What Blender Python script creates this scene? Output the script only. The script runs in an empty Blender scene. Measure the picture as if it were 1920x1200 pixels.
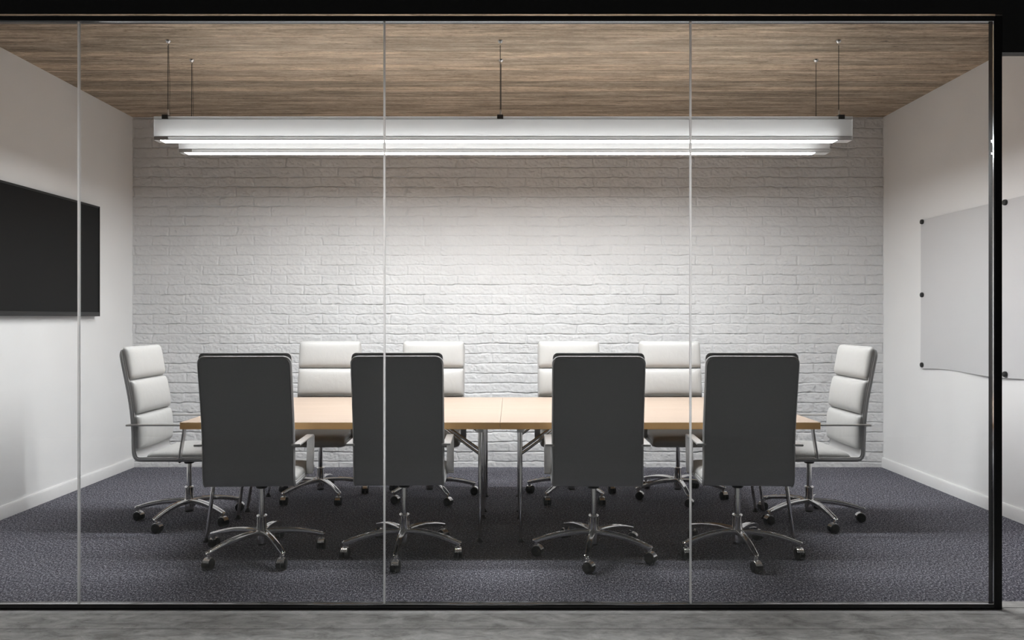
import bpy, bmesh, math, random
import numpy as np
from mathutils import Vector, Matrix

R = math.radians
PI = math.pi
random.seed(7)
scene = bpy.context.scene
COL = scene.collection

# ------------------------------------------------------------------ camera
FPX = 1450.0
EYE = 1.28
cam_d = bpy.data.cameras.new('camera')
cam_d.sensor_fit = 'HORIZONTAL'
cam_d.sensor_width = 36.0
cam_d.lens = 36.0 * FPX / 1920.0
cam_d.shift_x = 1.5 / 1920.0
cam_d.shift_y = -4.0 / 1920.0
cam_d.clip_start = 0.05
cam = bpy.data.objects.new('camera', cam_d)
COL.objects.link(cam)
cam.location = (0, 0, EYE)
cam.rotation_euler = (R(90), 0, 0)
scene.camera = cam

# ------------------------------------------------------------------ light, exposure
world = bpy.data.worlds.new('corridor_dusk')
scene.world = world
world.use_nodes = True
bg = world.node_tree.nodes['Background']
bg.inputs['Color'].default_value = (1.0, 0.99, 0.97, 1)
bg.inputs['Strength'].default_value = 0.04
LAMP_STRENGTH = 76.0          # the two pendant lamps' diffusers
scene.view_settings.view_transform = 'Standard'
scene.view_settings.look = 'None'
scene.view_settings.exposure = 0.0
scene.view_settings.gamma = 1.0
scene.view_settings.use_curve_mapping = False
cy = scene.cycles
cy.max_bounces = 12
cy.diffuse_bounces = 6
cy.glossy_bounces = 5
cy.transparent_max_bounces = 24
cy.caustics_reflective = False
cy.caustics_refractive = False
cy.sample_clamp_indirect = 6.0
cy.blur_glossy = 0.5

# ------------------------------------------------------------------ dimensions
XL, XR = -3.245, 3.19          # side walls
YB = 6.641                     # brick wall
YG = 3.393                     # outer face of the glass partition
ZC = 3.0                       # ceiling


# ------------------------------------------------------------------ node helpers
class NT:
    def __init__(self, name):
        self.m = bpy.data.materials.new(name)
        self.m.use_nodes = True
        self.t = self.m.node_tree
        self.n = self.t.nodes
        self.b = self.n['Principled BSDF']
        self.out = self.n['Material Output']

    def new(self, typ, **kw):
        nd = self.n.new(typ)
        for k, v in kw.items():
            if k.startswith('i_'):
                nd.inputs[k[2:].replace('_', ' ')].default_value = v
            else:
                setattr(nd, k, v)
        return nd

    def link(self, a, b):
        self.t.links.new(a, b)

    def coords(self, scale=(1, 1, 1), rot=(0, 0, 0)):
        tc = self.new('ShaderNodeTexCoord')
        mp = self.new('ShaderNodeMapping')
        mp.inputs['Scale'].default_value = scale
        mp.inputs['Rotation'].default_value = rot
        self.link(tc.outputs['Object'], mp.inputs['Vector'])
        return mp.outputs['Vector']

    def noise(self, vec, scale=5, detail=4, rough=0.5, dist=0.0):
        nd = self.new('ShaderNodeTexNoise')
        nd.inputs['Scale'].default_value = scale
        nd.inputs['Detail'].default_value = detail
        nd.inputs['Roughness'].default_value = rough
        nd.inputs['Distortion'].default_value = dist
        self.link(vec, nd.inputs['Vector'])
        return nd.outputs['Fac']

    def ramp(self, fac, stops):
        nd = self.new('ShaderNodeValToRGB')
        els = nd.color_ramp.elements
        while len(els) > 1:
            els.remove(els[-1])
        els[0].position = stops[0][0]
        els[0].color = tuple(stops[0][1]) + (1,)
        for p, c in stops[1:]:
            e = els.new(p)
            e.color = tuple(c) + (1,)
        self.link(fac, nd.inputs['Fac'])
        return nd.outputs['Color']

    def mix(self, fac, a, b, blend='MIX'):
        nd = self.new('ShaderNodeMix', data_type='RGBA', blend_type=blend)
        for i, v in ((0, fac), (6, a), (7, b)):
            if hasattr(v, 'links'):
                self.link(v, nd.inputs[i])
            elif isinstance(v, (int, float)):
                nd.inputs[i].default_value = v
            else:
                nd.inputs[i].default_value = tuple(v) + (1,)
        return nd.outputs[2]

    def math(self, op, a, b=None, clamp=False):
        nd = self.new('ShaderNodeMath', operation=op, use_clamp=clamp)
        for i, v in ((0, a), (1, b)):
            if v is None:
                continue
            if hasattr(v, 'links'):
                self.link(v, nd.inputs[i])
            else:
                nd.inputs[i].default_value = v
        return nd.outputs[0]

    def bump(self, h, strength=0.3, dist=0.01):
        nd = self.new('ShaderNodeBump')
        nd.inputs['Strength'].default_value = strength
        nd.inputs['Distance'].default_value = dist
        self.link(h, nd.inputs['Height'])
        self.link(nd.outputs['Normal'], self.b.inputs['Normal'])

    def set(self, **kw):
        for k, v in kw.items():
            inp = self.b.inputs[k.replace('_', ' ')]
            if hasattr(v, 'links'):
                self.link(v, inp)
            else:
                inp.default_value = tuple(v) + (1,) if isinstance(v, tuple) and len(v) == 3 else v
        return self


def g(v):
    return (v, v, v)


M = {}


def plain(name, col, rough, metal=0.0, nscale=60, amt=0.04, **kw):
    """one colour with a faint procedural mottling"""
    t = NT(name)
    f = t.noise(t.coords(), nscale, 3)
    lo = tuple(c * (1 - amt) for c in col)
    hi = tuple(min(1, c * (1 + amt)) for c in col)
    t.set(Base_Color=t.ramp(f, [(0.35, lo), (0.65, hi)]), Roughness=rough, Metallic=metal, **kw)
    M[name] = t.m
    return t


plain('white_plaster', (0.90, 0.90, 0.90), 0.75, nscale=4, amt=0.012)
plain('white_trim', (0.84, 0.84, 0.84), 0.45, amt=0.01)
plain('black_frame', (0.018, 0.018, 0.019), 0.20, amt=0.05)
plain('matt_black_frame', (0.020, 0.020, 0.021), 0.55, amt=0.05, Specular_IOR_Level=0.2)
plain('black_bulkhead', (0.030, 0.030, 0.030), 0.6, amt=0.05)
plain('bright_bead', (0.85, 0.85, 0.86), 0.12, 1.0, amt=0.01)
plain('chrome', (0.80, 0.79, 0.78), 0.09, 1.0, amt=0.02)
plain('satin_chrome', (0.78, 0.77, 0.76), 0.27, 1.0, amt=0.02)
plain('brushed_aluminium', (0.66, 0.65, 0.65), 0.36, 1.0, amt=0.03)
plain('black_plastic', (0.012, 0.012, 0.012), 0.45)
plain('rubber', (0.006, 0.006, 0.006), 0.5, Specular_IOR_Level=0.18)
plain('lamp_paint', (0.80, 0.80, 0.80), 0.5, amt=0.01)
plain('lamp_groove', (0.22, 0.22, 0.22), 0.6)
plain('lamp_end_block', (0.45, 0.44, 0.43), 0.5)
plain('dark_clip', (0.06, 0.055, 0.05), 0.4, 0.4)
plain('cable_black', (0.02, 0.018, 0.016), 0.5)
plain('tv_bezel', (0.012, 0.012, 0.012), 0.35)
plain('tv_screen', (0.007, 0.007, 0.007), 0.32, amt=0.01, Specular_IOR_Level=0.13)
plain('board_sheet', (0.68, 0.68, 0.69), 0.30, nscale=3, amt=0.01)
plain('pin_black', (0.015, 0.015, 0.015), 0.4)
plain('grey_shell', (0.46, 0.46, 0.465), 0.42, nscale=180, amt=0.03)
plain('piping_grey', (0.42, 0.42, 0.42), 0.28, nscale=180, amt=0.03)

# white leather with fine creases
t = NT('white_leather')
v = t.coords((1, 1, 1))
v2 = t.coords((5.0, 14.0, 2.2), (0, R(28), 0))
crease = t.noise(v2, 3.2, 3, 0.55, 0.6)
grain = t.noise(v, 420, 2)
h = t.math('ADD', t.math('MULTIPLY', crease, 1.0), t.math('MULTIPLY', grain, 0.08))
t.bump(h, 0.16, 0.012)
t.set(Base_Color=t.ramp(grain, [(0.3, (0.42, 0.42, 0.415)), (0.7, (0.465, 0.465, 0.46))]), Roughness=0.42)
M['white_leather'] = t.m

# carpet: dark blue grey loop pile
t = NT('carpet')
v = t.coords((1.0, 1.0, 1.0))
vl = t.coords((1.0, 0.55, 1.0))
n1 = t.noise(vl, 150, 2, 0.7)
n2 = t.noise(v, 60, 3, 0.6)
n3 = t.noise(v, 1.7, 3, 0.5)
f = t.math('ADD', t.math('MULTIPLY', n1, 0.75), t.math('MULTIPLY', n2, 0.25))
c = t.ramp(f, [(0.38, (0.012, 0.012, 0.016)), (0.48, (0.080, 0.080, 0.100)), (0.55, (0.20, 0.20, 0.235)), (0.63, (0.55, 0.545, 0.59))])
c = t.mix(t.math('MULTIPLY', n3, 0.22), c, (0.085, 0.085, 0.105))
t.set(Base_Color=c, Roughness=0.95)
t.b.inputs['Specular IOR Level'].default_value = 0.05
t.bump(f, 0.55, 0.006)
M['carpet'] = t.m

# polished board-marked concrete outside
t = NT('concrete_planks')
v = t.coords((0.8, 1.7, 1.0), (0, 0, 0))
vs = t.coords((1, 1, 1), (0, 0, R(-32)))
n1 = t.noise(v, 9.0, 8, 0.72, 0.5)
n2 = t.noise(t.coords((9, 22, 9), (0, 0, R(-20))), 3.0, 4, 0.65)
big = t.noise(t.coords((0.5, 2.2, 1)), 1.1, 2, 0.5)
c = t.ramp(n1, [(0.34, (0.17, 0.165, 0.155)), (0.50, (0.36, 0.355, 0.345)), (0.66, (0.56, 0.555, 0.545))])
c = t.mix(t.math('MULTIPLY', big, 0.25), c, (0.33, 0.33, 0.32))
specks = t.ramp(n2, [(0.31, g(1)), (0.36, g(0))])
c = t.mix(t.math('MULTIPLY', specks, 0.7), c, (0.07, 0.068, 0.06))
pale = t.ramp(t.noise(vs, 24, 3, 0.7), [(0.66, g(0)), (0.72, g(1))])
c = t.mix(t.math('MULTIPLY', pale, 0.5), c, (0.45, 0.44, 0.42))
# the seam between boards every 0.33 m across the depth
sep = t.new('ShaderNodeSeparateXYZ')
t.link(t.coords(), sep.inputs[0])
fr = t.math('FRACT', t.math('DIVIDE', t.math('SUBTRACT', sep.outputs['Y'], 3.183 - 3.3), 0.33))
seam = t.math('LESS_THAN', t.math('ABSOLUTE', t.math('SUBTRACT', fr, 0.5)), 0.492)
edge = t.math('SUBTRACT', 1.0, seam)
c = t.mix(t.math('MULTIPLY', edge, 0.75), c, (0.05, 0.05, 0.047))
pid = t.math('FLOOR', t.math('ADD', t.math('DIVIDE', t.math('SUBTRACT', sep.outputs['Y'], 3.183 - 3.3), 0.33), 0.5))
odd = t.math('MODULO', pid, 2.0)
c = t.mix(t.math('MULTIPLY', odd, 0.30), c, (0.80, 0.80, 0.80))
t.set(Base_Color=c, Roughness=0.6)
t.bump(n1, 0.4, 0.008)
M['concrete_planks'] = t.m

# ceiling: weathered boards running along the room
t = NT('weathered_boards')
sep = t.new('ShaderNodeSeparateXYZ')
t.link(t.coords(), sep.inputs[0])
wob = t.noise(t.coords((0.7, 6, 1)), 1.5, 3)
yy = t.math('ADD', sep.outputs['Y'], t.math('MULTIPLY', t.math('SUBTRACT', wob, 0.5), 0.012))
pl = t.math('DIVIDE', t.math('SUBTRACT', yy, 4.60 - 1.25), 0.1262)
pid = t.math('FLOOR', pl)
pfr = t.math('FRACT', pl)
wn = t.new('ShaderNodeTexWhiteNoise', noise_dimensions='1D')
t.link(pid, wn.inputs['W'])
comb = t.new('ShaderNodeCombineXYZ')
t.link(t.math('ADD', sep.outputs['X'], t.math('MULTIPLY', wn.outputs['Value'], 37.0)), comb.inputs[0])
t.link(t.math('MULTIPLY', sep.outputs['Y'], 1.0), comb.inputs[1])
mp = t.new('ShaderNodeMapping')
mp.inputs['Scale'].default_value = (1.1, 11.0, 1.0)
t.link(comb.outputs[0], mp.inputs['Vector'])
grain = t.noise(mp.outputs['Vector'], 2.6, 8, 0.72, 1.0)
mp2 = t.new('ShaderNodeMapping')
mp2.inputs['Scale'].default_value = (9.0, 50.0, 1.0)
t.link(comb.outputs[0], mp2.inputs['Vector'])
fine = t.noise(mp2.outputs['Vector'], 2.5, 6, 0.75, 0.9)
gf = t.math('ADD', t.math('MULTIPLY', grain, 0.56), t.math('MULTIPLY', fine, 0.44))
c = t.ramp(gf, [(0.33, (0.10, 0.076, 0.054)), (0.42, (0.32, 0.250, 0.185)), (0.52, (0.60, 0.485, 0.375)), (0.63, (0.86, 0.73, 0.59))])
tint = t.ramp(wn.outputs['Value'], [(0.0, (0.74, 0.74, 0.72)), (0.5, (0.94, 0.92, 0.89)), (1.0, (1.10, 1.06, 1.00))])
c = t.mix(1.0, c, tint, 'MULTIPLY')
run = t.noise(t.coords((0.9, 9.0, 1.0)), 1.3, 4, 0.6, 0.5)
c = t.mix(1.0, c, t.ramp(run, [(0.36, (0.66, 0.65, 0.63)), (0.60, (1.08, 1.07, 1.06))]), 'MULTIPLY')
gap = t.math('GREATER_THAN', t.math('ABSOLUTE', t.math('SUBTRACT', pfr, 0.5)), 0.480)
gapn = t.ramp(t.noise(t.coords((1.1, 8, 1)), 2.0, 3), [(0.35, g(0.35)), (0.58, g(1.0))])
c = t.mix(t.math('MULTIPLY', gap, gapn), c, (0.045, 0.030, 0.020))
dash = t.ramp(t.noise(t.coords((5.5, 26, 1), (0, 0, R(4))), 2.6, 3, 0.6), [(0.300, g(1)), (0.335, g(0))])
c = t.mix(t.math('MULTIPLY', dash, 0.8), c, (0.05, 0.032, 0.022))
chip = t.ramp(t.noise(t.coords((7, 12, 1), (0, 0, R(-35))), 3.3, 3, 0.62), [(0.700, g(0)), (0.730, g(1))])
c = t.mix(t.math('MULTIPLY', chip, 0.7), c, (0.55, 0.44, 0.34))
t.set(Base_Color=c, Roughness=0.8)
t.bump(t.math('SUBTRACT', gf, t.math('MULTIPLY', gap, 0.5)), 0.5, 0.012)
M['weathered_boards'] = t.m

# white painted brick (its relief is in the mesh; this is the paint skin)
t = NT('painted_brick')
v = t.coords()
n1 = t.noise(v, 90, 5, 0.65)
n2 = t.noise(v, 2.5, 3)
c = t.ramp(n2, [(0.3, (0.72, 0.72, 0.725)), (0.7, (0.78, 0.78, 0.785))])
t.set(Base_Color=c, Roughness=0.6)
t.bump(n1, 0.5, 0.007)
M['painted_brick'] = t.m

# pale maple tabletop and its darker edge band
def wood(name, a, b, rough, sc):
    t = NT(name)
    n1 = t.noise(t.coords((0.8, 14, 14)), sc, 5, 0.55, 0.4)
    n2 = t.noise(t.coords((1.5, 70, 70)), sc, 4, 0.6, 0.2)
    f = t.math('ADD', t.math('MULTIPLY', n1, 0.65), t.math('MULTIPLY', n2, 0.35))
    t.set(Base_Color=t.ramp(f, [(0.30, a), (0.70, b)]), Roughness=rough)
    M[name] = t.m
wood('maple_top', (0.415, 0.318, 0.245), (0.51, 0.40, 0.322), 0.38, 2.2)
wood('maple_edge', (0.93, 0.54, 0.22), (0.98, 0.63, 0.29), 0.45, 2.2)

# clear glass: transmits straight, mirrors by angle (Schlick)
def glass(name, tint):
    t = NT(name)
    geo = t.new('ShaderNodeNewGeometry')
    dot = t.new('ShaderNodeVectorMath', operation='DOT_PRODUCT')
    t.link(geo.outputs['Normal'], dot.inputs[0])
    t.link(geo.outputs['Incoming'], dot.inputs[1])
    ca = t.math('ABSOLUTE', dot.outputs['Value'])
    fr = t.math('POWER', t.math('SUBTRACT', 1.0, ca, True), 5.0)
    fr = t.math('ADD', 0.04, t.math('MULTIPLY', fr, 0.96), True)
    tr = t.new('ShaderNodeBsdfTransparent')
    tr.inputs['Color'].default_value = tuple(tint) + (1,)
    gl = t.new('ShaderNodeBsdfGlossy')
    gl.inputs['Roughness'].default_value = 0.0
    mx = t.new('ShaderNodeMixShader')
    t.link(fr, mx.inputs[0])
    t.link(tr.outputs[0], mx.inputs[1])
    t.link(gl.outputs[0], mx.inputs[2])
    t.link(mx.outputs[0], t.out.inputs['Surface'])
    M[name] = t.m
glass('pane_glass', (0.985, 0.99, 0.988))

# milky joint strip between panes
t = NT('milky_strip')
df = t.new('ShaderNodeBsdfDiffuse')
df.inputs['Color'].default_value = (0.90, 0.90, 0.91, 1)
tl = t.new('ShaderNodeBsdfTranslucent')
tl.inputs['Color'].default_value = (0.98, 0.98, 0.98, 1)
gl = t.new('ShaderNodeBsdfTransparent')
gl.inputs['Color'].default_value = (0.95, 0.95, 0.95, 1)
m1 = t.new('ShaderNodeMixShader'); m1.inputs[0].default_value = 0.88
t.link(df.outputs[0], m1.inputs[1]); t.link(tl.outputs[0], m1.inputs[2])
m2 = t.new('ShaderNodeMixShader'); m2.inputs[0].default_value = 0.08
t.link(m1.outputs[0], m2.inputs[1]); t.link(gl.outputs[0], m2.inputs[2])
t.link(m2.outputs[0], t.out.inputs['Surface'])
M['milky_strip'] = t.m

# satin acrylic housing and opal top cover, lit from inside by the light tray
for nm, thru in (('satin_acrylic', 0.030), ('opal_cover', 0.19), ('lens_strip', 0.012)):
    t = NT(nm)
    df = t.new('ShaderNodeBsdfDiffuse')
    df.inputs['Color'].default_value = (0.80, 0.80, 0.80, 1)
    tl = t.new('ShaderNodeBsdfTranslucent')
    tl.inputs['Color'].default_value = (0.9, 0.9, 0.9, 1)
    m1 = t.new('ShaderNodeMixShader')
    m1.inputs[0].default_value = thru
    t.link(df.outputs[0], m1.inputs[1])
    t.link(tl.outputs[0], m1.inputs[2])
    t.link(m1.outputs[0], t.out.inputs['Surface'])
    M[nm] = t.m

# lit diffuser
t = NT('lit_diffuser')
t.set(Base_Color=(0.9, 0.9, 0.9), Roughness=0.5)
t.b.inputs['Emission Color'].default_value = (0.985, 0.995, 1.0, 1)
t.b.inputs['Emission Strength'].default_value = LAMP_STRENGTH
M['lit_diffuser'] = t.m


# ------------------------------------------------------------------ mesh helpers
def mesh_from(name, verts, faces, mats, smooth=30, mat_idx=None):
    me = bpy.data.meshes.new(name)
    me.from_pydata([tuple(v) for v in verts], [], faces)
    bm = bmesh.new()
    bm.from_mesh(me)
    bmesh.ops.recalc_face_normals(bm, faces=bm.faces)
    bm.to_mesh(me)
    bm.free()
    for m in (mats if isinstance(mats, (list, tuple)) else [mats]):
        me.materials.append(M[m])
    if mat_idx is not None:
        me.polygons.foreach_set('material_index', mat_idx)
    if smooth:
        me.shade_smooth()
        me.set_sharp_from_angle(angle=R(smooth))
    me.update()
    return me


class MB:
    """collects shapes, then becomes one mesh"""
    def __init__(self):
        self.v, self.f, self.mi = [], [], []

    def add(self, verts, faces, mi=0):
        o = len(self.v)
        self.v += [Vector(p) for p in verts]
        self.f += [[i + o for i in fc] for fc in faces]
        self.mi += [mi] * len(faces)
        return self

    def box(self, x0, x1, y0, y1, z0, z1, bev=0.0, seg=2, mi=0, mat=None):
        bm = bmesh.new()
        bmesh.ops.create_cube(bm, size=1.0)
        for v in bm.verts:
            v.co = Vector((x0 + (v.co.x + .5) * (x1 - x0), y0 + (v.co.y + .5) * (y1 - y0), z0 + (v.co.z + .5) * (z1 - z0)))
        if bev > 0:
            bmesh.ops.bevel(bm, geom=list(bm.edges), offset=bev, segments=seg, profile=0.5, affect='EDGES')
        if mat is not None:
            bmesh.ops.transform(bm, matrix=mat, verts=list(bm.verts))
        bm.verts.index_update()
        self.add([v.co.copy() for v in bm.verts], [[v.index for v in f.verts] for f in bm.faces], mi)
        bm.free()
        return self

    def loops(self, rings, closed_ring=True, cap=True, mi=0):
        n = len(rings[0])
        vs = [p for r in rings for p in r]
        fs = []
        for i in range(len(rings) - 1):
            for j in range(n if closed_ring else n - 1):
                a, b = i * n + j, i * n + (j + 1) % n
                fs.append([a, b, b + n, a + n])
        if cap:
            fs.append(list(range(n))[::-1])
            fs.append([(len(rings) - 1) * n + j for j in range(n)])
        return self.add(vs, fs, mi)

    def tube(self, pts, rad, seg=12, mi=0, closed=False):
        pts = [Vector(p) for p in pts]
        n = len(pts)
        rads = rad if isinstance(rad, (list, tuple)) else [rad] * n
        tang = []
        for i in range(n):
            if closed:
                d = pts[(i + 1) % n] - pts[i - 1]
            else:
                d = pts[min(i + 1, n - 1)] - pts[max(i - 1, 0)]
            tang.append(d.normalized())
        up = Vector((0, 0, 1)) if abs(tang[0].z) < 0.9 else Vector((1, 0, 0))
        nrm = (up - tang[0] * up.dot(tang[0])).normalized()
        rings = []
        for i in range(n):
            nrm = (nrm - tang[i] * nrm.dot(tang[i])).normalized()
            bi = tang[i].cross(nrm)
            rings.append([pts[i] + (nrm * math.cos(2 * PI * k / seg) + bi * math.sin(2 * PI * k / seg)) * rads[i] for k in range(seg)])
        if closed:
            rings.append(rings[0])
            return self.loops(rings, cap=False, mi=mi)
        return self.loops(rings, mi=mi)

    def lathe(self, prof, seg=24, axis='z', at=(0, 0, 0), mi=0):
        at = Vector(at)
        rings = []
        for r, h in prof:
            ring = []
            for k in range(seg):
                c, s = math.cos(2 * PI * k / seg) * r, math.sin(2 * PI * k / seg) * r
                p = {'z': (c, s, h), 'x': (h, c, s), 'y': (c, h, s)}[axis]
                ring.append(at + Vector(p))
            rings.append(ring)
        return self.loops(rings, mi=mi)

    def strap(self, pts, side, wid, thick, bev=0.25, mi=0):
        """flat bar swept along pts; side = constant lateral direction; thickness across the path"""
        pts = [Vector(p) for p in pts]
        side = Vector(side).normalized()
        rings = []
        for i, p in enumerate(pts):
            tg = (pts[min(i + 1, len(pts) - 1)] - pts[max(i - 1, 0)]).normalized()
            nm = tg.cross(side).normalized()
            w, h, b = wid / 2, thick / 2, thick * bev
            ring = []
            for sx, sz in ((1, 1), (-1, 1), (-1, -1), (1, -1)):
                if sx * sz > 0:
                    q = [(sx * w, sz * (h - b)), (sx * (w - b), sz * h)]
                else:
                    q = [(sx * (w - b), sz * h), (sx * w, sz * (h - b))]
                ring += q
            rings.append([p + side * a + nm * c for a, c in ring])
        return self.loops(rings, mi=mi)

    def mesh(self, name, mats, smooth=30):
        return mesh_from(name, self.v, self.f, mats, smooth, self.mi)


def link(name, data, parent=None, loc=None, rz=0.0):
    o = bpy.data.objects.new(name, data)
    COL.objects.link(o)
    if parent is not None:
        o.parent = parent
    if loc is not None:
        o.location = loc
    if rz:
        o.rotation_euler = (0, 0, rz)
    return o


def thing(name, label, cat, loc=(0, 0, 0), rz=0.0, group=None, kind=None):
    o = bpy.data.objects.new(name, None)
    o.empty_display_size = 0.1
    COL.objects.link(o)
    o.location = loc
    o.rotation_euler = (0, 0, rz)
    return tag(o, label, cat, group, kind)


def tag(o, label, cat, group=None, kind=None):
    o['label'] = label
    o['category'] = cat
    if group:
        o['group'] = group
    if kind:
        o['kind'] = kind
    return o


def struct(name, mb, mats, label, cat, smooth=0):
    return tag(link(name, mb.mesh(name, mats, smooth)), label, cat, kind='structure')


def bez(pts, n):
    """Catmull-Rom through pts"""
    P = [Vector(p) for p in pts]
    P = [P[0] * 2 - P[1]] + P + [P[-1] * 2 - P[-2]]
    out = []
    for i in range(1, len(P) - 2):
        for k in range(n):
            u = k / n
            a, b, c, d = P[i - 1], P[i], P[i + 1], P[i + 2]
            out.append(0.5 * ((2 * b) + (c - a) * u + (2 * a - 5 * b + 4 * c - d) * u * u + (3 * b - a - 3 * c + d) * u ** 3))
    out.append(P[-2])
    return out


# ================================================================== THE ROOM
struct('floor', MB().box(XL - .12, XR + .12, YG + .02, YB + .12, -0.08, 0.0), 'carpet',
       'dark blue grey loop pile carpet of the meeting room', 'carpet')
struct('floor_corridor', MB().box(-5.5, 6.0, -1.5, YG + .02, -0.08, 0.0)
       .box(1.905 + .235, XR + .12, YG + .02, 3.489, -0.06, 0.0015), 'concrete_planks',
       'grey board marked concrete floor in front of the glass', 'floor')
struct('ceiling', MB().box(XL - .12, XR + .12, YG + .05, YB + .12, ZC, ZC + .1), 'weathered_boards',
       'brown weathered board ceiling over the meeting room', 'ceiling')
struct('wall_left', MB().box(XL - .12, XL, YG + .045, YB + .12, 0.0, ZC), 'white_plaster',
       'plain white side wall carrying the black television', 'wall')
struct('wall_right', MB().box(XR, XR + .12, YG + .045, YB + .12, 0.0, ZC), 'white_plaster',
       'plain white side wall carrying the pale grey board', 'wall')


def baseboard(name, x, s, label):
    # s = +1 when the room lies towards +x of the wall face
    prof = [(0, 0), (0.016, 0), (0.016, 0.074), (0.013, 0.080), (0.009, 0.085), (0, 0.085)]
    y0, y1 = YG + .047, YB - .012
    rings = [[Vector((x + s * a, y, b)) for a, b in prof] for y in (y0, y1)]
    struct(name, MB().loops(rings), 'white_trim', label, 'baseboard', 40)


baseboard('baseboard_left', XL, 1, 'white baseboard under the wall with the television')
baseboard('baseboard_right', XR, -1, 'white baseboard under the wall with the grey board')


# ---- the brick wall: one relief mesh
def vnoise(x, z, cell, seed):
    rng = np.random.RandomState(seed)
    t = rng.rand(256, 256)
    gx, gz = x / cell, z / cell
    ix, iz = np.floor(gx).astype(int), np.floor(gz).astype(int)
    fx, fz = gx - ix, gz - iz
    fx, fz = fx * fx * (3 - 2 * fx), fz * fz * (3 - 2 * fz)
    q = lambda a, b: t[(ix + a) % 256, (iz + b) % 256]
    return (q(0, 0) * (1 - fx) + q(1, 0) * fx) * (1 - fz) + (q(0, 1) * (1 - fx) + q(1, 1) * fx) * fz


def brick_wall():
    CH, BL = 0.0841, 0.2918
    Z0, X0 = 2.5707, -2.940
    nx, nz = 1150, 900
    xs = np.linspace(XL, XR, nx)
    zs = np.linspace(0.0, ZC, nz)
    X, Z = np.meshgrid(xs, zs)
    Zw = Z + (vnoise(X, Z, 0.11, 1) - .5) * 0.010 + (vnoise(X, Z, 0.03, 2) - .5) * 0.006
    Xw = X + (vnoise(X, Z, 0.06, 3) - .5) * 0.014 + (vnoise(X, Z, 0.02, 4) - .5) * 0.006
    row = np.floor((Zw - (Z0 - 60 * CH)) / CH).astype(int)
    fz = (Zw - (Z0 - 60 * CH)) / CH - row
    rng = np.random.RandomState(11)
    shift = (rng.rand(200) - .5) * 0.05 + 0.5 * ((np.arange(200) + 1) % 2)
    u = (Xw - X0) / BL + 60 + shift[row]
    col = np.floor(u).astype(int)
    fx = u - col
    jit = rng.rand(200, 200)
    soft = rng.rand(200, 200)
    # every brick hangs over a sharp ragged undercut, the paint then ramps out to the brick below
    lo = fz * CH
    hi = (1 - fz) * CH
    dx = np.minimum(fx, 1 - fx) * BL
    c = (row % 200, col % 200)
    fill = vnoise(X, Z, 0.30, 7)
    fill2 = vnoise(X, Z, 0.09, 17)
    gap = vnoise(X, Z, 0.055, 23)
    sharp = np.clip((lo - 0.0022) / 0.0030, 0, 1)
    ctr = 0.010 + 0.006 * soft[c]
    cx = np.clip((ctr - dx) / ctr, 0, 1)
    rnd = cx * cx * 0.010 * soft[(c[0], (c[1] + 7) % 200)]      # knocked off corners
    top = np.clip((hi - 0.0035 - rnd) / (0.0035 + 0.004 * soft[c]), 0, 1)
    bot = np.clip((lo - 0.0022 - rnd) / 0.0030, 0, 1)
    top = top * top * (3 - 2 * top)
    side = np.clip((dx - 0.0022) / (0.0045 + 0.004 * soft[c]), 0, 1)
    side = side * side * (3 - 2 * side)
    side = 1 - (1 - side) * np.clip(2.2 * fill2 - .30, 0, 1)
    m = np.minimum(np.minimum(bot, 0.25 + 0.75 * top), side)
    depth = 0.0035 + 0.0045 * fill + 0.003 * fill2
    tilt = (jit[c] - .5) * 0.005
    grit = vnoise(X, Z, 0.0135, 19) - .5
    rough = (vnoise(X, Z, 0.06, 8) - .5) * 0.0040 + (vnoise(X + Z * .5, Z, 0.024, 9) - .5) * 0.0034 + grit * 0.0036
    hgt = m * (depth + tilt) + rough * (0.55 + 0.45 * m)
    hgt -= (1 - sharp) * (0.0005 + 0.010 * np.clip(gap * 2.2 - .65, 0, 1))
    line = np.clip(1 - np.abs(hi - 0.0115) / 0.0030, 0, 1) * (vnoise(X, Z, 0.13, 21) > .50)
    hgt -= line * 0.0028
    pit = np.clip(vnoise(X, Z, 0.020, 31) - .86, 0, 1) * 0.03
    hgt -= pit
    Y = YB - 0.008 - hgt
    co = np.stack([X, Y, Z], -1).reshape(-1, 3).astype(np.float32)
    a = (np.arange(nz - 1)[:, None] * nx + np.arange(nx - 1)[None, :]).reshape(-1)
    quads = np.stack([a, a + 1, a + nx + 1, a + nx], -1).astype(np.int32)
    # close the back with a border so the wall is solid
    nb = co.shape[0]
    back = np.array([[XL, YB + .12, 0], [XR, YB + .12, 0], [XR, YB + .12, ZC], [XL, YB + .12, ZC]], np.float32)
    co = np.vstack([co, back])
    me = bpy.data.meshes.new('wall_back')
    nq = len(quads) + 1
    me.vertices.add(len(co))
    me.vertices.foreach_set('co', co.ravel())
    me.loops.add(nq * 4)
    li = np.vstack([quads, [[nb + 1, nb, nb + 3, nb + 2]]]).astype(np.int32)
    me.loops.foreach_set('vertex_index', li.ravel())
    me.polygons.add(nq)
    me.polygons.foreach_set('loop_start', (np.arange(nq) * 4).astype(np.int32))
    me.materials.append(M['painted_brick'])
    me.update(calc_edges=True)
    me.validate()
    me.shade_smooth()
    return tag(link('wall_back', me), 'white painted brick wall at the back of the room', 'wall', kind='structure')


brick_wall()

# ---- bulkhead over the glass, lintel over the doorway
JX = 2.122                     # left face of the black jamb (outer face)
JX1 = 2.155                    # right face of the black jamb: doorway begins
struct('wall_front', MB().box(-5.5, 6.0, YG, YG + .05, 2.645, 3.4)
       .box(-5.5, JX1, YG, YG + .006, 2.6150, 2.645)
       .box(JX1, XR + .12, YG, YG + .05, 2.445, 2.645)
       .box(-5.5, XL - .002, YG, YG + .05, 0.0, 2.645), 'black_bulkhead',
       'black bulkhead above the glass and the doorway', 'wall')

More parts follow.
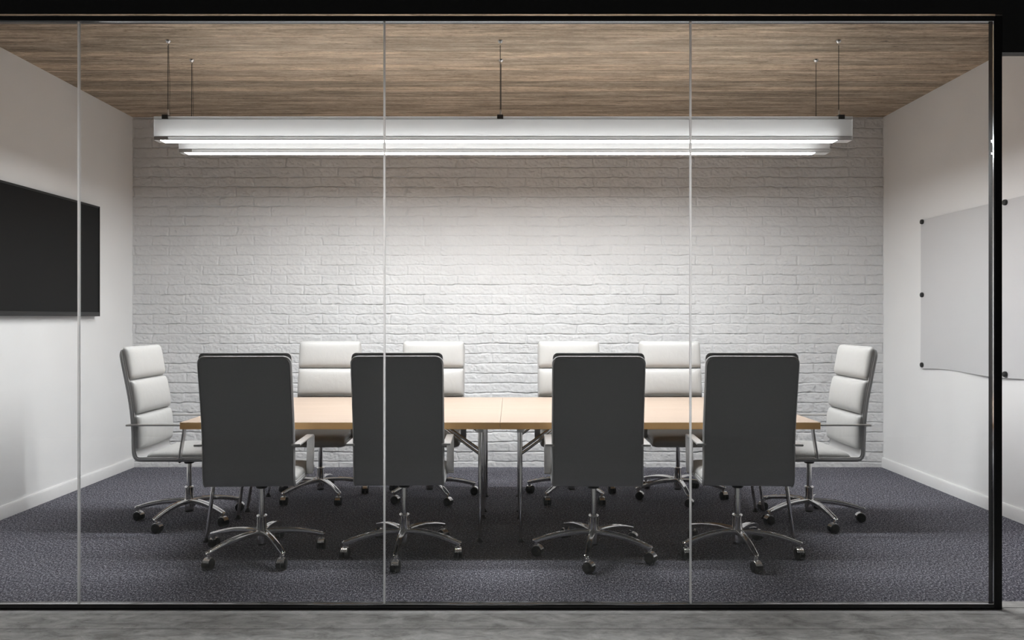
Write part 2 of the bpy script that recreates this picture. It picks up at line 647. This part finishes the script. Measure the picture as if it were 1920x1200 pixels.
# ---- the glass partition
win = thing('window_1', 'frameless glass partition with black rails along the front', 'window', (0, 0, 0), kind='structure')
YF, YK = YG, YG + .046
zt, zb = 2.586, 0.020
link('head_rail', MB().box(XL, JX, YF, YK, zt, 2.606, .0015).mesh('head_rail', 'black_frame'), win)
link('sill_rail', MB().box(XL, JX, YF, YK, 0.0, zb, .0015).mesh('sill_rail', 'black_frame'), win)
link('jamb', MB().box(JX, JX1 - .0005, YF, YK, 0.0, 2.606, .0015).mesh('jamb', 'matt_black_frame'), win)
link('glazing_bead', MB().box(XL, JX, YF + .004, YF + .010, zb, zb + .0045).mesh('glazing_bead', 'bright_bead'), win)
link('glazing_bead', MB().box(XL, JX, YF + .004, YF + .010, zt - .0045, zt).mesh('glazing_bead', 'bright_bead'), win)
link('glazing_bead', MB().box(JX - .0030, JX, YF + .004, YF + .010, zb + .005, zt - .005).mesh('glazing_bead', 'bright_bead'), win)
PJ = [(147 - 958.5), (720.5 - 958.5), (1295 - 958.5)]
YP = YG + .014
jx = [p * YP / FPX for p in PJ]
edges = [XL] + jx + [JX - .001]
for i in range(4):
    a = edges[i] + (.0042 if i else .0)
    b = edges[i + 1] - (.0042 if i < 3 else 0)
    link('glass_pane', MB().box(a, b, YP, YP + .010, zb + .0002, zt - .0002).mesh('glass_pane', 'pane_glass', 0), win)
for x in jx:
    link('joint_strip', MB().box(x - .0042, x + .0042, YP - .001, YP + .011, zb + .002, zt - .002, .001).mesh('joint_strip', 'milky_strip'), win)

# ================================================================== LAMPS
def pendant(ylamp, x0, x1, label, cables, zb=2.372, zt=2.517):
    D = 0.082
    t = thing('linear_pendant_lamp', label, 'lamp', (0, ylamp, 0), group='linear pendant lamps over the table')
    # body profile in (y, z) with two grooves on each face
    y = D / 2
    gd, gw = 0.0035, 0.0028
    z1, z2 = zt - 0.0155, zb + 0.022
    side = [(y, zb), (y, z2 - gw), (y - gd, z2 - gw), (y - gd, z2), (y, z2), (y, z1 - gw), (y - gd, z1 - gw), (y - gd, z1), (y, z1), (y, zt)]
    # hollow: open underneath, the light tray closes it
    hs = MB()
    for sgn in (1, -1):
        hs.loops([[Vector((x, sgn * a, b)) for a, b in side[1:]] for x in (x0, x1)], closed_ring=False, cap=False)
        ls = MB().loops([[Vector((x, sgn * a, b)) for a, b in side[:2]] for x in (x0, x1)], closed_ring=False, cap=False)
        link('lens_strip', ls.mesh('lens_strip', 'lens_strip', 0), t)
    link('housing', hs.mesh('housing', 'satin_acrylic', 0), t)
    sm = MB()
    for sgn in (1, -1):
        for zq in (z2 - gw, z1 - gw):
            ya, yb = sorted((sgn * (y - gd + .0006), sgn * (y - .0012)))
            sm.box(x0, x1, ya, yb, zq + .0001, zq + gw - .0001)
    link('end_block', MB().box(x0, x0 + .085, -y - .0008, -y + .002, zb, z2 - gw).mesh('end_block', 'lamp_end_block', 0), t)
    link('seam', sm.mesh('seam', 'lamp_groove', 0), t)
    link('top_cover', MB().loops([[Vector((x, a, zt)) for a in (-y, y)] for x in (x0, x1)], closed_ring=False, cap=False).mesh('top_cover', 'opal_cover', 0), t)
    link('bottom_lip', MB().box(x0, x0 + .035, -y, y, zb, zb + .003).box(x1 - .090, x1, -y, y, zb, zb + .003)
         .box(x0 + .035, x1 - .090, -y, -y + .006, zb, zb + .003).box(x0 + .035, x1 - .090, y - .006, y, zb, zb + .003).mesh('bottom_lip', 'lamp_paint', 0), t)
    for x, s in ((x0, -1), (x1, 1)):
        link('end_cap', MB().box(min(x, x + s * .004), max(x, x + s * .004), -y, y, zb, zt, .001).mesh('end_cap', 'lamp_paint'), t)
    link('diffuser', MB().box(x0 + .035, x1 - .090, -y + .006, y - .006, zb - .0003, zb + .004).mesh('diffuser', 'lit_diffuser', 0), t)
    ca = MB().lathe([(0.0, ZC - .0005), (.017, ZC - .0005), (.017, ZC - .006), (.012, ZC - .015), (.005, ZC - .022), (.004, ZC - .034), (0.0, ZC - .034)], 20)
    ca = ca.mesh('ceiling_anchor', 'chrome')
    cl = MB().box(-.0185, .0185, -y - .006, y + .006, zt - .016, zt + .010, .0015).mesh('cable_clip', 'dark_clip')
    gr = MB().lathe([(.0055, zt + .008), (.0055, zt + .034), (.002, zt + .052), (.0014, zt + .054)], 12).mesh('cable_gripper', 'brushed_aluminium')
    wr = MB().tube([(0, 0, zt + .05), (0, 0, (zt + ZC) / 2), (0, 0, ZC - .03)], .0022, 8).mesh('suspension_cable', 'cable_black')
    for x in cables:
        link('suspension_cable', wr, t, (x, 0, 0))
        link('ceiling_anchor', ca, t, (x, 0, 0))
        link('cable_clip', cl, t, (x, 0, 0))
        link('cable_gripper', gr, t, (x + .002, 0, 0))
    # thin supply cord slack beside the leftmost cable
    x = cables[0]
    pts = bez([(x + .005, 0, ZC - .008), (x + .006, .002, 2.86), (x + .010, .004, 2.70), (x + .008, .003, 2.60), (x + .012, .002, zt + .002)], 8)
    link('supply_cord', MB().tube(pts, .0011, 6).mesh('supply_cord', 'cable_black'), t)
    return t


def px(x, D):
    return (x - 958.5) * D / FPX


pendant(4.787, px(289, 4.746), px(1598, 4.746), 'long white pendant lamp nearer the glass front',
        [px(315, 4.787), px(938, 4.787), px(1572.5, 4.787)])
pendant(5.142, px(335.5, 5.1), px(1555, 5.1), 'long white pendant lamp nearer the brick wall, behind the other',
        [px(359.5, 5.142), px(939.5, 5.142), px(1530, 5.142)])

# ================================================================== TABLE
TZ, TT = 0.70, 0.0385
TY0, TY1 = 4.29, 5.65
TXA, TXM, TXB = -1.839, -0.061, 1.717


def table(x0, x1, out, label):
    """out = -1: outer end at the left"""
    t = thing('conference_table', label, 'table', (0, 0, 0), group='two halves of the conference table')
    bm = MB().box(x0, x1, TY0, TY1, TZ - TT, TZ, 0.0015, 1)
    me = bm.mesh('tabletop', ['maple_top', 'maple_edge', 'black_plastic'], 0)
    for p in me.polygons:
        p.material_index = 0 if p.normal.z > 0.5 else (2 if p.normal.x * out < -0.9 else 1)
    link('tabletop', me, t)
    zu = TZ - TT
    inner = (x1 - .117) if out < 0 else (x0 + .114)
    outf = (x0 + .098) if out < 0 else (x1 - .104)
    outt = outf - out * .079
    for yl, sy in ((4.42, -1), (4.93, 1), (5.11, -1), (5.54, 1)):
        for xt, xf, d in ((inner, inner, -out), (outt, outf, out)):
            lg = MB().tube([(xf, yl, 0.018), (xf, yl, .030), (xf + (xt - xf) * .06, yl, .05), (xf + (xt - xf) * .5, yl, zu / 2), (xt, yl, zu - .02)],
                           [.006, .0085, .0105, .0110, .0110], 14)
            lo = link('leg', lg.mesh('leg', 'chrome'), t)
            link('foot_glide', MB().lathe([(.0, 0.0003), (.020, 0.0003), (.019, .004), (.011, .014), (.008, .024), (0, .024)], 16, at=(xf, yl, 0)).mesh('foot_glide', 'rubber'), lo)
            link('bracket', MB().box(xt - .021, xt + .021, yl - .022, yl + .022, zu - .034, zu - .0002, .003).mesh('bracket', 'brushed_aluminium'), lo)
            # folding brace of two slim tubes rising from the leg to the underside
            x2 = xt - d * .215
            zz = .505
            xa = xf + (xt - xf) * zz / zu
            if yl in (4.93, 5.54):
                continue
            br = MB()
            for k in (0, 1):
                br.tube([(xa - d * .006, yl, zz + .024 * k), (x2 + d * .028 * k, yl, zu - .004)], .0082, 10)
            br.box(-.018, .018, -.016, .016, -.006, .0, .001, mat=Matrix.Translation((x2, yl, zu - .0003)))
            link('brace', br.mesh('brace', 'chrome'), t)
    # cross rails under the top
    for xt in (inner, outt):
        link('cross_rail', MB().box(xt - .016, xt + .016, 4.47, 5.49, zu - .022, zu - .0002, .002).mesh('cross_rail', 'black_plastic'), t)
    return t


table(TXA, TXM - .0005, -1, 'left half of the pale maple conference table, nearer the television')
table(TXM + .0005, TXB, 1, 'right half of the pale maple conference table, nearer the grey board')

# ================================================================== CHAIR MESHES
# local frame: hub at the origin, sitter faces +Y, back towards -Y
OUTER = [(-.333, 1.087), (-.318, 1.005), (-.300, .915), (-.281, .818), (-.266, .721), (-.256, .615), (-.2535, .515), (-.252, .470),
         (-.247, .440), (-.235, .420), (-.215, .410), (-.18, .4085), (-.08, .4085), (.06, .409), (.17, .409), (.225, .404), (.262, .392)]
cur = bez([(0, a, b) for a, b in OUTER], 6)
S = [0.0]
for i in range(1, len(cur)):
    S.append(S[-1] + (cur[i] - cur[i - 1]).length)
STOT = S[-1]


def at_s(s):
    s = min(max(s, 0), STOT)
    for i in range(1, len(S)):
        if S[i] >= s:
            k = (s - S[i - 1]) / max(1e-9, S[i] - S[i - 1])
            p = cur[i - 1].lerp(cur[i], k)
            tg = (cur[min(i + 1, len(cur) - 1)] - cur[max(i - 2, 0)]).normalized()
            n = Vector((0, -tg.z, tg.y))           # towards the sitter / upwards
            return p, n
    return cur[-1], Vector((0, 0, 1))


def s_at_z(z):
    for i in range(1, len(cur)):
        if cur[i].z <= z:
            k = (cur[i - 1].z - z) / (cur[i - 1].z - cur[i].z)
            return S[i - 1] + k * (S[i] - S[i - 1])
    return STOT


def s_at_y(y):
    for i in range(len(cur) // 2, len(cur)):
        if cur[i].y >= y and cur[i].z < .43:
            return S[i]
    return STOT


CW, CT, CR = 0.470, 0.024, 0.040          # shell width, thickness, corner radius


def half_w(s):
    w = CW / 2
    for d in (s, STOT - s):
        if d < CR:
            w = CW / 2 - CR + math.sqrt(max(0, CR * CR - (CR - d) ** 2))
    return w


def shell_mesh():
    ss = []
    for k in range(9):
        ss.append(CR * (1 - math.cos(PI / 2 * k / 8)))
    n = 54
    ss += [CR + (STOT - 2 * CR) * k / n for k in range(1, n)]
    ss += [STOT - CR * (1 - math.cos(PI / 2 * k / 8)) for k in range(8, -1, -1)]
    rings = []
    r = CT / 2
    for s in ss:
        p, nrm = at_s(s)
        w = half_w(s)
        e = min(s, STOT - s)
        q = r * min(1.0, .25 + math.sqrt(max(0, 1 - (1 - min(1, e / r)) ** 2)))
        ring = []
        for a in (-90, -60, -30, 0, 30, 60, 90):
            ring.append((w - r + r * math.cos(R(a)), q * math.sin(R(a))))
        for a in (90, 120, 150, 180, 210, 240, 270):
            ring.append((-(w - r) + r * math.cos(R(a)), q * math.sin(R(a))))
        rings.append([p + Vector((x, 0, 0)) + nrm * (r + o) for x, o in ring])
    return MB().loops(rings).mesh('shell', 'grey_shell', 50)


def piping_mesh():
    mb = MB()
    smax = STOT - .004
    for off, ins, rr in ((0.0005, .0085, .0035), (CT - .001, .0065, .0040)):
        right, left = [], []
        for k in range(9):
            s = .0005 + ins + CR * (1 - math.cos(PI / 2 * k / 8))
            p, nrm = at_s(s)
            w = CW / 2 - CR + math.sqrt(max(0, CR * CR - (CR - (s - ins)) ** 2)) - ins
            right.append(p + Vector((w, 0, 0)) + nrm * off)
        for k in range(1, 60):
            s = CR + ins + (STOT - .02 - CR - ins) * k / 59
            p, nrm = at_s(s)
            right.append(p + Vector((min(half_w(s), CW / 2) - ins, 0, 0)) + nrm * off)
        left = [Vector((-p.x, p.y, p.z)) for p in right]
        mb.tube(left[::-1] + right, rr, 8)
    return mb.mesh('piping', 'piping_grey', 60)


def pad_mesh(name, s0, s1, width, thick, bulge, pe_s=7.0, pe_x=14.0, nu=26, nv=40, cr=0.014):
    """cushion lying on the shell between path lengths s0..s1"""
    def samp(n):
        out = []
        for i in range(n + 1):
            q = -1 + 2 * i / n
            out.append(math.copysign(1 - (1 - abs(q)) ** 2.0, q))
        return out
    us, vs = samp(nu), samp(nv)
    verts, faces = [], []
    for layer in (0, 1):
        for u in us:
            s = (s0 + s1) / 2 + u * (s1 - s0) / 2
            p, nrm = at_s(s)
            for v in vs:
                if layer == 0:
                    o = thick * (1 - abs(u) ** pe_s) ** (1 / 2.4) * (1 - abs(v) ** pe_x) ** (1 / 2.6)
                    o += bulge * (1 - u * u) * (1 - v ** 4) * (o / thick)
                else:
                    o = -.001
                e = min(s - s0, s1 - s)
                hw = width / 2 - (cr - math.sqrt(max(0, cr * cr - (cr - e) ** 2)) if e < cr else 0)
                verts.append(p + Vector((v * hw, 0, 0)) + nrm * (CT + o))
    N = nv + 1
    off = (nu + 1) * N
    for i in range(nu):
        for j in range(nv):
            a = i * N + j
            faces.append([a, a + 1, a + N + 1, a + N])
            faces.append([off + a, off + a + N, off + a + N + 1, off + a + 1])
    for i in range(nu):
        for a, b in ((i * N, (i + 1) * N), ((i + 1) * N + nv, i * N + nv)):
            faces.append([a, b, off + b, off + a])
    for j in range(nv):
        for a, b in ((j + 1, j), (nu * N + j, nu * N + j + 1)):
            faces.append([a, b, off + b, off + a])
    return mesh_from(name, verts, faces, 'white_leather', 60)


MESH = {}
MESH['shell'] = shell_mesh()
MESH['piping'] = piping_mesh()
sz = [-.010, s_at_z(.8955), s_at_z(.689), s_at_z(.478)]


def top_pad():
    # the uppermost pad stands slightly proud of the shell's top edge
    return pad_mesh('back_cushion', .000, sz[1] - .002, .462, .036, .010, cr=.024)


MESH['pad1'] = top_pad()
for v in MESH['pad1'].vertices:
    if v.co.z > 1.0:
        v.co.z += (v.co.z - 1.0) * .13
MESH['pad2'] = pad_mesh('back_cushion', sz[1] + .002, sz[2] - .002, .462, .036, .011)
MESH['pad3'] = pad_mesh('back_cushion', sz[2] + .002, sz[3], .462, .036, .012)
MESH['seat'] = pad_mesh('seat_cushion', s_at_y(-.175), STOT - .001, .458, .034, .010, pe_s=9)

# armrest: one bent flat bar
arm_path = [(-.272, .6315), (-.20, .6325), (-.08, .633), (.03, .633), (.058, .6325), (.069, .628), (.073, .617), (.0725, .600), (.064, .54), (.050, .455), (.046, .430)]
def arm_mesh(sx):
    x = sx * .2475
    mb = MB()
    mb.strap([(x, a, b) for a, b in arm_path], (1, 0, 0), .040, .0105)
    # foot reaching under the seat
    mb.strap([(x + sx * .020, .046, .4295), (x - sx * .02, .046, .4265), (x - sx * .06, .046, .402)], (0, 1, 0), .034, .006)
    # bolt plate that ties the rear end to the shell's edge
    mb.box(min(x - sx * .026, x), max(x - sx * .026, x), -.272, -.246, .6275, .6365, .001)
    return mb.mesh('armrest', 'brushed_aluminium', 35)
MESH['arm_r'] = arm_mesh(1)
MESH['arm_l'] = arm_mesh(-1)

# tilt mechanism and lever
mb = MB().box(-.085, .085, -.10, .075, .399, .4095, .003)
mb.lathe([(0, .357), (.027, .357), (.031, .362), (.031, .398), (.036, .402), (0, .402)], 24)
MESH['mech'] = mb.mesh('tilt_mechanism', 'black_plastic')
MESH['lever'] = MB().tube([(.03, .02, .398), (.12, .02, .397), (.17, .022, .398), (.205, .026, .401)], [.004, .004, .005, .007], 10).mesh('tilt_lever', 'black_plastic')
MESH['rod'] = MB().lathe([(0, .19), (.0155, .19), (.0155, .358), (0, .358)], 20).mesh('gas_rod', 'chrome', 40)
MESH['sleeve'] = MB().lathe([(0, .055), (.018, .055), (.026, .060), (.028, .085), (.0275, .112), (.0262, .118), (.0258, .196), (.0285, .200), (.029, .207), (.027, .211), (.019, .211), (.017, .206), (0, .206)], 28).mesh('column_sleeve', 'chrome', 40)
MESH['cap'] = MB().lathe([(0, .048), (.022, .048), (.024, .0495), (.024, .058), (0, .058)], 24).mesh('column_cap', 'black_plastic', 40)


def base_leg_mesh():
    # runs along -Y from the hub, arched, with a shallow channel on top
    prof = [(0.012, .116), (.05, .119), (.11, .1185), (.17, .113), (.23, .1025), (.28, .090), (.305, .0825), (.322, .078), (.330, .072)]
    pts = bez([(0, -a, b) for a, b in prof], 4)
    rings = []
    n = len(pts)
    for i, p in enumerate(pts):
        k = i / (n - 1)
        tg = (pts[min(i + 1, n - 1)] - pts[max(i - 1, 0)]).normalized()
        nrm = Vector((0, -tg.z, tg.y))
        if nrm.z < 0:
            nrm = -nrm
        w = .0195 - .006 * min(1, k * 1.3)
        h = .015 - .003 * k
        if i >= n - 4:
            q = (i - (n - 5)) / 4
            w *= math.sqrt(max(.05, 1 - (q * .93) ** 2))
            h *= math.sqrt(max(.12, 1 - (q * .85) ** 2))
        c = .0042 * min(1, (n - 1 - i) / 5, i / 4 + .2)
        ring = []
        sec = [(-w * .30, h - c), (-w * .52, h - c * .9), (-w * .66, h), (-w * .86, h - .0008), (-w, h * .55), (-w, -h * .3), (-w * .8, -h * .85), (-w * .45, -h),
               (w * .45, -h), (w * .8, -h * .85), (w, -h * .3), (w, h * .55), (w * .86, h - .0008), (w * .66, h), (w * .52, h - c * .9), (w * .30, h - c)]
        rings.append([p + Vector((a, 0, 0)) + nrm * b for a, b in sec])
    mb = MB().loops(rings)
    # socket and stem for the caster
    mb.lathe([(0, .0535), (.0095, .0535), (.0115, .058), (.0125, .072), (.011, .083), (0, .083)], 16, at=(0, -.316, 0))
    mb.lathe([(.0, .079), (.0085, .083), (.0085, .0855), (.005, .089), (0, .0895)], 14, at=(0, -.312, 0))
    return mb.mesh('base_leg', 'chrome', 45)


MESH['leg'] = base_leg_mesh()
RW = .0275
MESH['wheel'] = MB().lathe([(0, -.0245), (.008, -.0255), (RW - .005, -.0255), (RW - .001, -.023), (RW, -.018), (RW, -.004), (RW - .003, -.0025), (.006, -.002), (0, -.002)],
                           28, 'x').mesh('wheel', 'rubber', 35)
MESH['wheel_b'] = MB().lathe([(0, .0245), (.008, .0255), (RW - .005, .0255), (RW - .001, .023), (RW, .018), (RW, .004), (RW - .003, .0025), (.006, .002), (0, .002)],
                             28, 'x').mesh('wheel', 'rubber', 35)


def hood_mesh():
    # chrome cover: an arc over the wheels' leading upper edge, with the stem collar
    rings = []
    ro, ri = RW + .0045, RW + .0018
    for k in range(15):
        a = R(24 + 108 * k / 14)
        c, s = math.cos(a), math.sin(a)
        w = .0175
        rings.append([Vector((x, -r * c, RW + r * s)) for x, r in ((-w, ri), (-w, ro - .001), (-w + .001, ro), (w - .001, ro), (w, ro - .001), (w, ri))])
    mb = MB().loops(rings)
    mb.lathe([(0, .047), (.0085, .047), (.0085, .0605), (0, .0605)], 14, at=(0, .010, 0))
    mb.box(-.003, .003, -.006, .018, .020, .050, .001)
    return mb.mesh('hood', 'satin_chrome', 40)


MESH['hood'] = hood_mesh()
MESH['brake'] = MB().box(-.008, .008, -.0325, -.026, .010, .0155, .001).mesh('brake_tab', 'black_plastic', 30)


def chair(x, y, yaw, base, caster_yaws, label, group):
    """base = direction of one base leg, degrees from the camera side (-Y world) towards +X; caster_yaws in world degrees"""
    t = thing('office_chair', label, 'chair', (x, y, 0), R(yaw), group)
    link('shell', MESH['shell'], t)
    link('piping', MESH['piping'], t)
    for k in ('pad1', 'pad2', 'pad3'):
        link('back_cushion', MESH[k], t)
    link('seat_cushion', MESH['seat'], t)
    link('armrest', MESH['arm_r'], t)
    link('armrest', MESH['arm_l'], t)
    link('tilt_mechanism', MESH['mech'], t)
    link('tilt_lever', MESH['lever'], t)
    link('gas_rod', MESH['rod'], t)
    link('column_sleeve', MESH['sleeve'], t)
    link('column_cap', MESH['cap'], t)
    for i in range(5):
        a = base + 72 * i
        rz = R(a - yaw)
        link('base_leg', MESH['leg'], t, (0, 0, 0), rz)
        cyaw = caster_yaws[i % len(caster_yaws)]
        # stem sits 10 mm behind the wheel axle in the caster's own frame
        sx, sy = .316 * math.sin(rz), -.316 * math.cos(rz)
        cr = R(cyaw - yaw)
        ox, oy = -.010 * math.sin(cr) * -1, -.010 * math.cos(cr)
        c = bpy.data.objects.new('caster', MESH['hood'])
        COL.objects.link(c)
        c.parent = t
        c.location = (sx + ox, sy + oy, 0)
        c.rotation_euler = (0, 0, cr)
        w1 = link('wheel', MESH['wheel'], c, (0, 0, RW + .0003))
        w2 = link('wheel', MESH['wheel_b'], c, (0, 0, RW + .0003))
    return t


F = 'chairs on the near side of the table'
B = 'chairs on the far side of the table'
E = 'chairs at the ends of the table'
chair(-1.354, 4.20, 2.6, 36, [0, 5, 20, 170, -10], 'leftmost of the four near chairs, seen from behind, back panel grey', F)
chair(-.584, 4.225, 1.2, 0, [0, 5, 40, 150, -5], 'near chair seen from behind, second from the left, behind the middle glass joint', F)
chair(.4475, 4.20, -1.3, -12, [55, 48, 70, -160, 60], 'near chair seen from behind, third from the left, just right of the table seam', F)
chair(1.2325, 4.215, -3.0, 0, [12, -8, 30, 160, 0], 'rightmost of the four near chairs, seen from behind, back panel grey', F)
chair(-1.368, 5.55, 180, 36, [0, 10, 190, 150, 0], 'white cushioned chair facing us by the brick wall, leftmost of four', B)
chair(-.586, 5.55, 180, 28, [60, 80, 190, 150, 70], 'white cushioned chair facing us by the brick wall, second from left', B)
chair(.434, 5.55, 180, 36, [0, 5, 190, 150, 0], 'white cushioned chair facing us by the brick wall, third from left', B)
chair(1.196, 5.55, 180, 0, [60, 10, 190, 150, 70], 'white cushioned chair facing us by the brick wall, rightmost of four', B)
chair(-2.048, 4.92, -90, -13, [75, 60, 100, 80, 70], 'white chair in side view at the left table end, below the television', E)
chair(1.895, 4.92, 90, 6, [-75, -100, -80, -60, -70], 'white chair in side view at the right table end, near the grey board', E)

# ================================================================== TELEVISION
tv = thing('television', 'large black wall mounted television on the left wall', 'television', (XL, 0, 0))
y1, y0, za, zb_ = 5.996, 4.494, 1.292, 2.142
xf = .058
mb = MB()
bw = .014
mb.box(.018, xf, y0, y0 + bw, za, zb_, .002)
mb.box(.018, xf, y1 - bw, y1, za, zb_, .002)
mb.box(.018, xf, y0 + bw, y1 - bw, zb_ - bw, zb_, .002)
mb.box(.018, xf, y0 + bw, y1 - bw, za, za + .032, .002)
link('bezel', mb.mesh('bezel', 'tv_bezel'), tv)
link('screen', MB().box(.03, xf - .004, y0 + bw - .002, y1 - bw + .002, za + .030, zb_ - bw + .002).mesh('screen', 'tv_screen', 0), tv)
link('back_cover', MB().box(.012, .030, y0 + .03, y1 - .03, za + .03, zb_ - .03, .004).mesh('back_cover', 'black_plastic'), tv)
link('wall_mount', MB().box(.0003, .016, 5.0, 5.5, 1.5, 1.95).mesh('wall_mount', 'black_plastic'), tv)

# ================================================================== GREY BOARD
bd = thing('pin_board', 'pale grey frameless board held by black pins on the right wall', 'board', (XR, 0, 0))
ny, nz = 40, 24
bz0, bz1, by0, by1 = .894, 2.036, 3.93, 5.985
verts, faces = [], []
for lay, th in ((0, .020), (1, .016)):
    for i in range(ny + 1):
        for j in range(nz + 1):
            yv = by0 + (by1 - by0) * i / ny
            q = j / nz
            zv = bz0 + (bz1 - bz0) * q
            low = max(0, 1 - q * 3.0) ** 2
            wave = low * (.010 * math.sin((yv - 5.95) * 6.3 + .4) + .006 * math.sin((yv - 5.95) * 2.3))
            verts.append(Vector((-th - wave * .8, yv, zv - wave * .6)))
N = nz + 1
off = (ny + 1) * N
for i in range(ny):
    for j in range(nz):
        a = i * N + j
        faces.append([a, a + 1, a + N + 1, a + N])
        faces.append([off + a, off + a + N, off + a + N + 1, off + a + 1])
for i in range(ny):
    faces.append([i * N, (i + 1) * N, off + (i + 1) * N, off + i * N])
    faces.append([i * N + nz, off + i * N + nz, off + (i + 1) * N + nz, (i + 1) * N + nz])
for j in range(nz):
    faces.append([j, off + j, off + j + 1, j + 1])
    faces.append([ny * N + j, ny * N + j + 1, off + ny * N + j + 1, off + ny * N + j])
link('sheet', mesh_from('sheet', verts, faces, 'board_sheet', 40), bd)
pin = MB().lathe([(0, -.0005), (.010, -.0005), (.010, -.018), (.0185, -.0195), (.0195, -.026), (.0175, -.034), (.010, -.037), (0, -.0375)], 22, 'x').mesh('pin', 'pin_black', 40)
for yv in (5.958, 4.956, 3.955):
    for zv in ((2.020, .918) if yv == 4.956 else (2.020, 1.457, .918)):
        link('pin', pin, bd, (0, yv, zv))
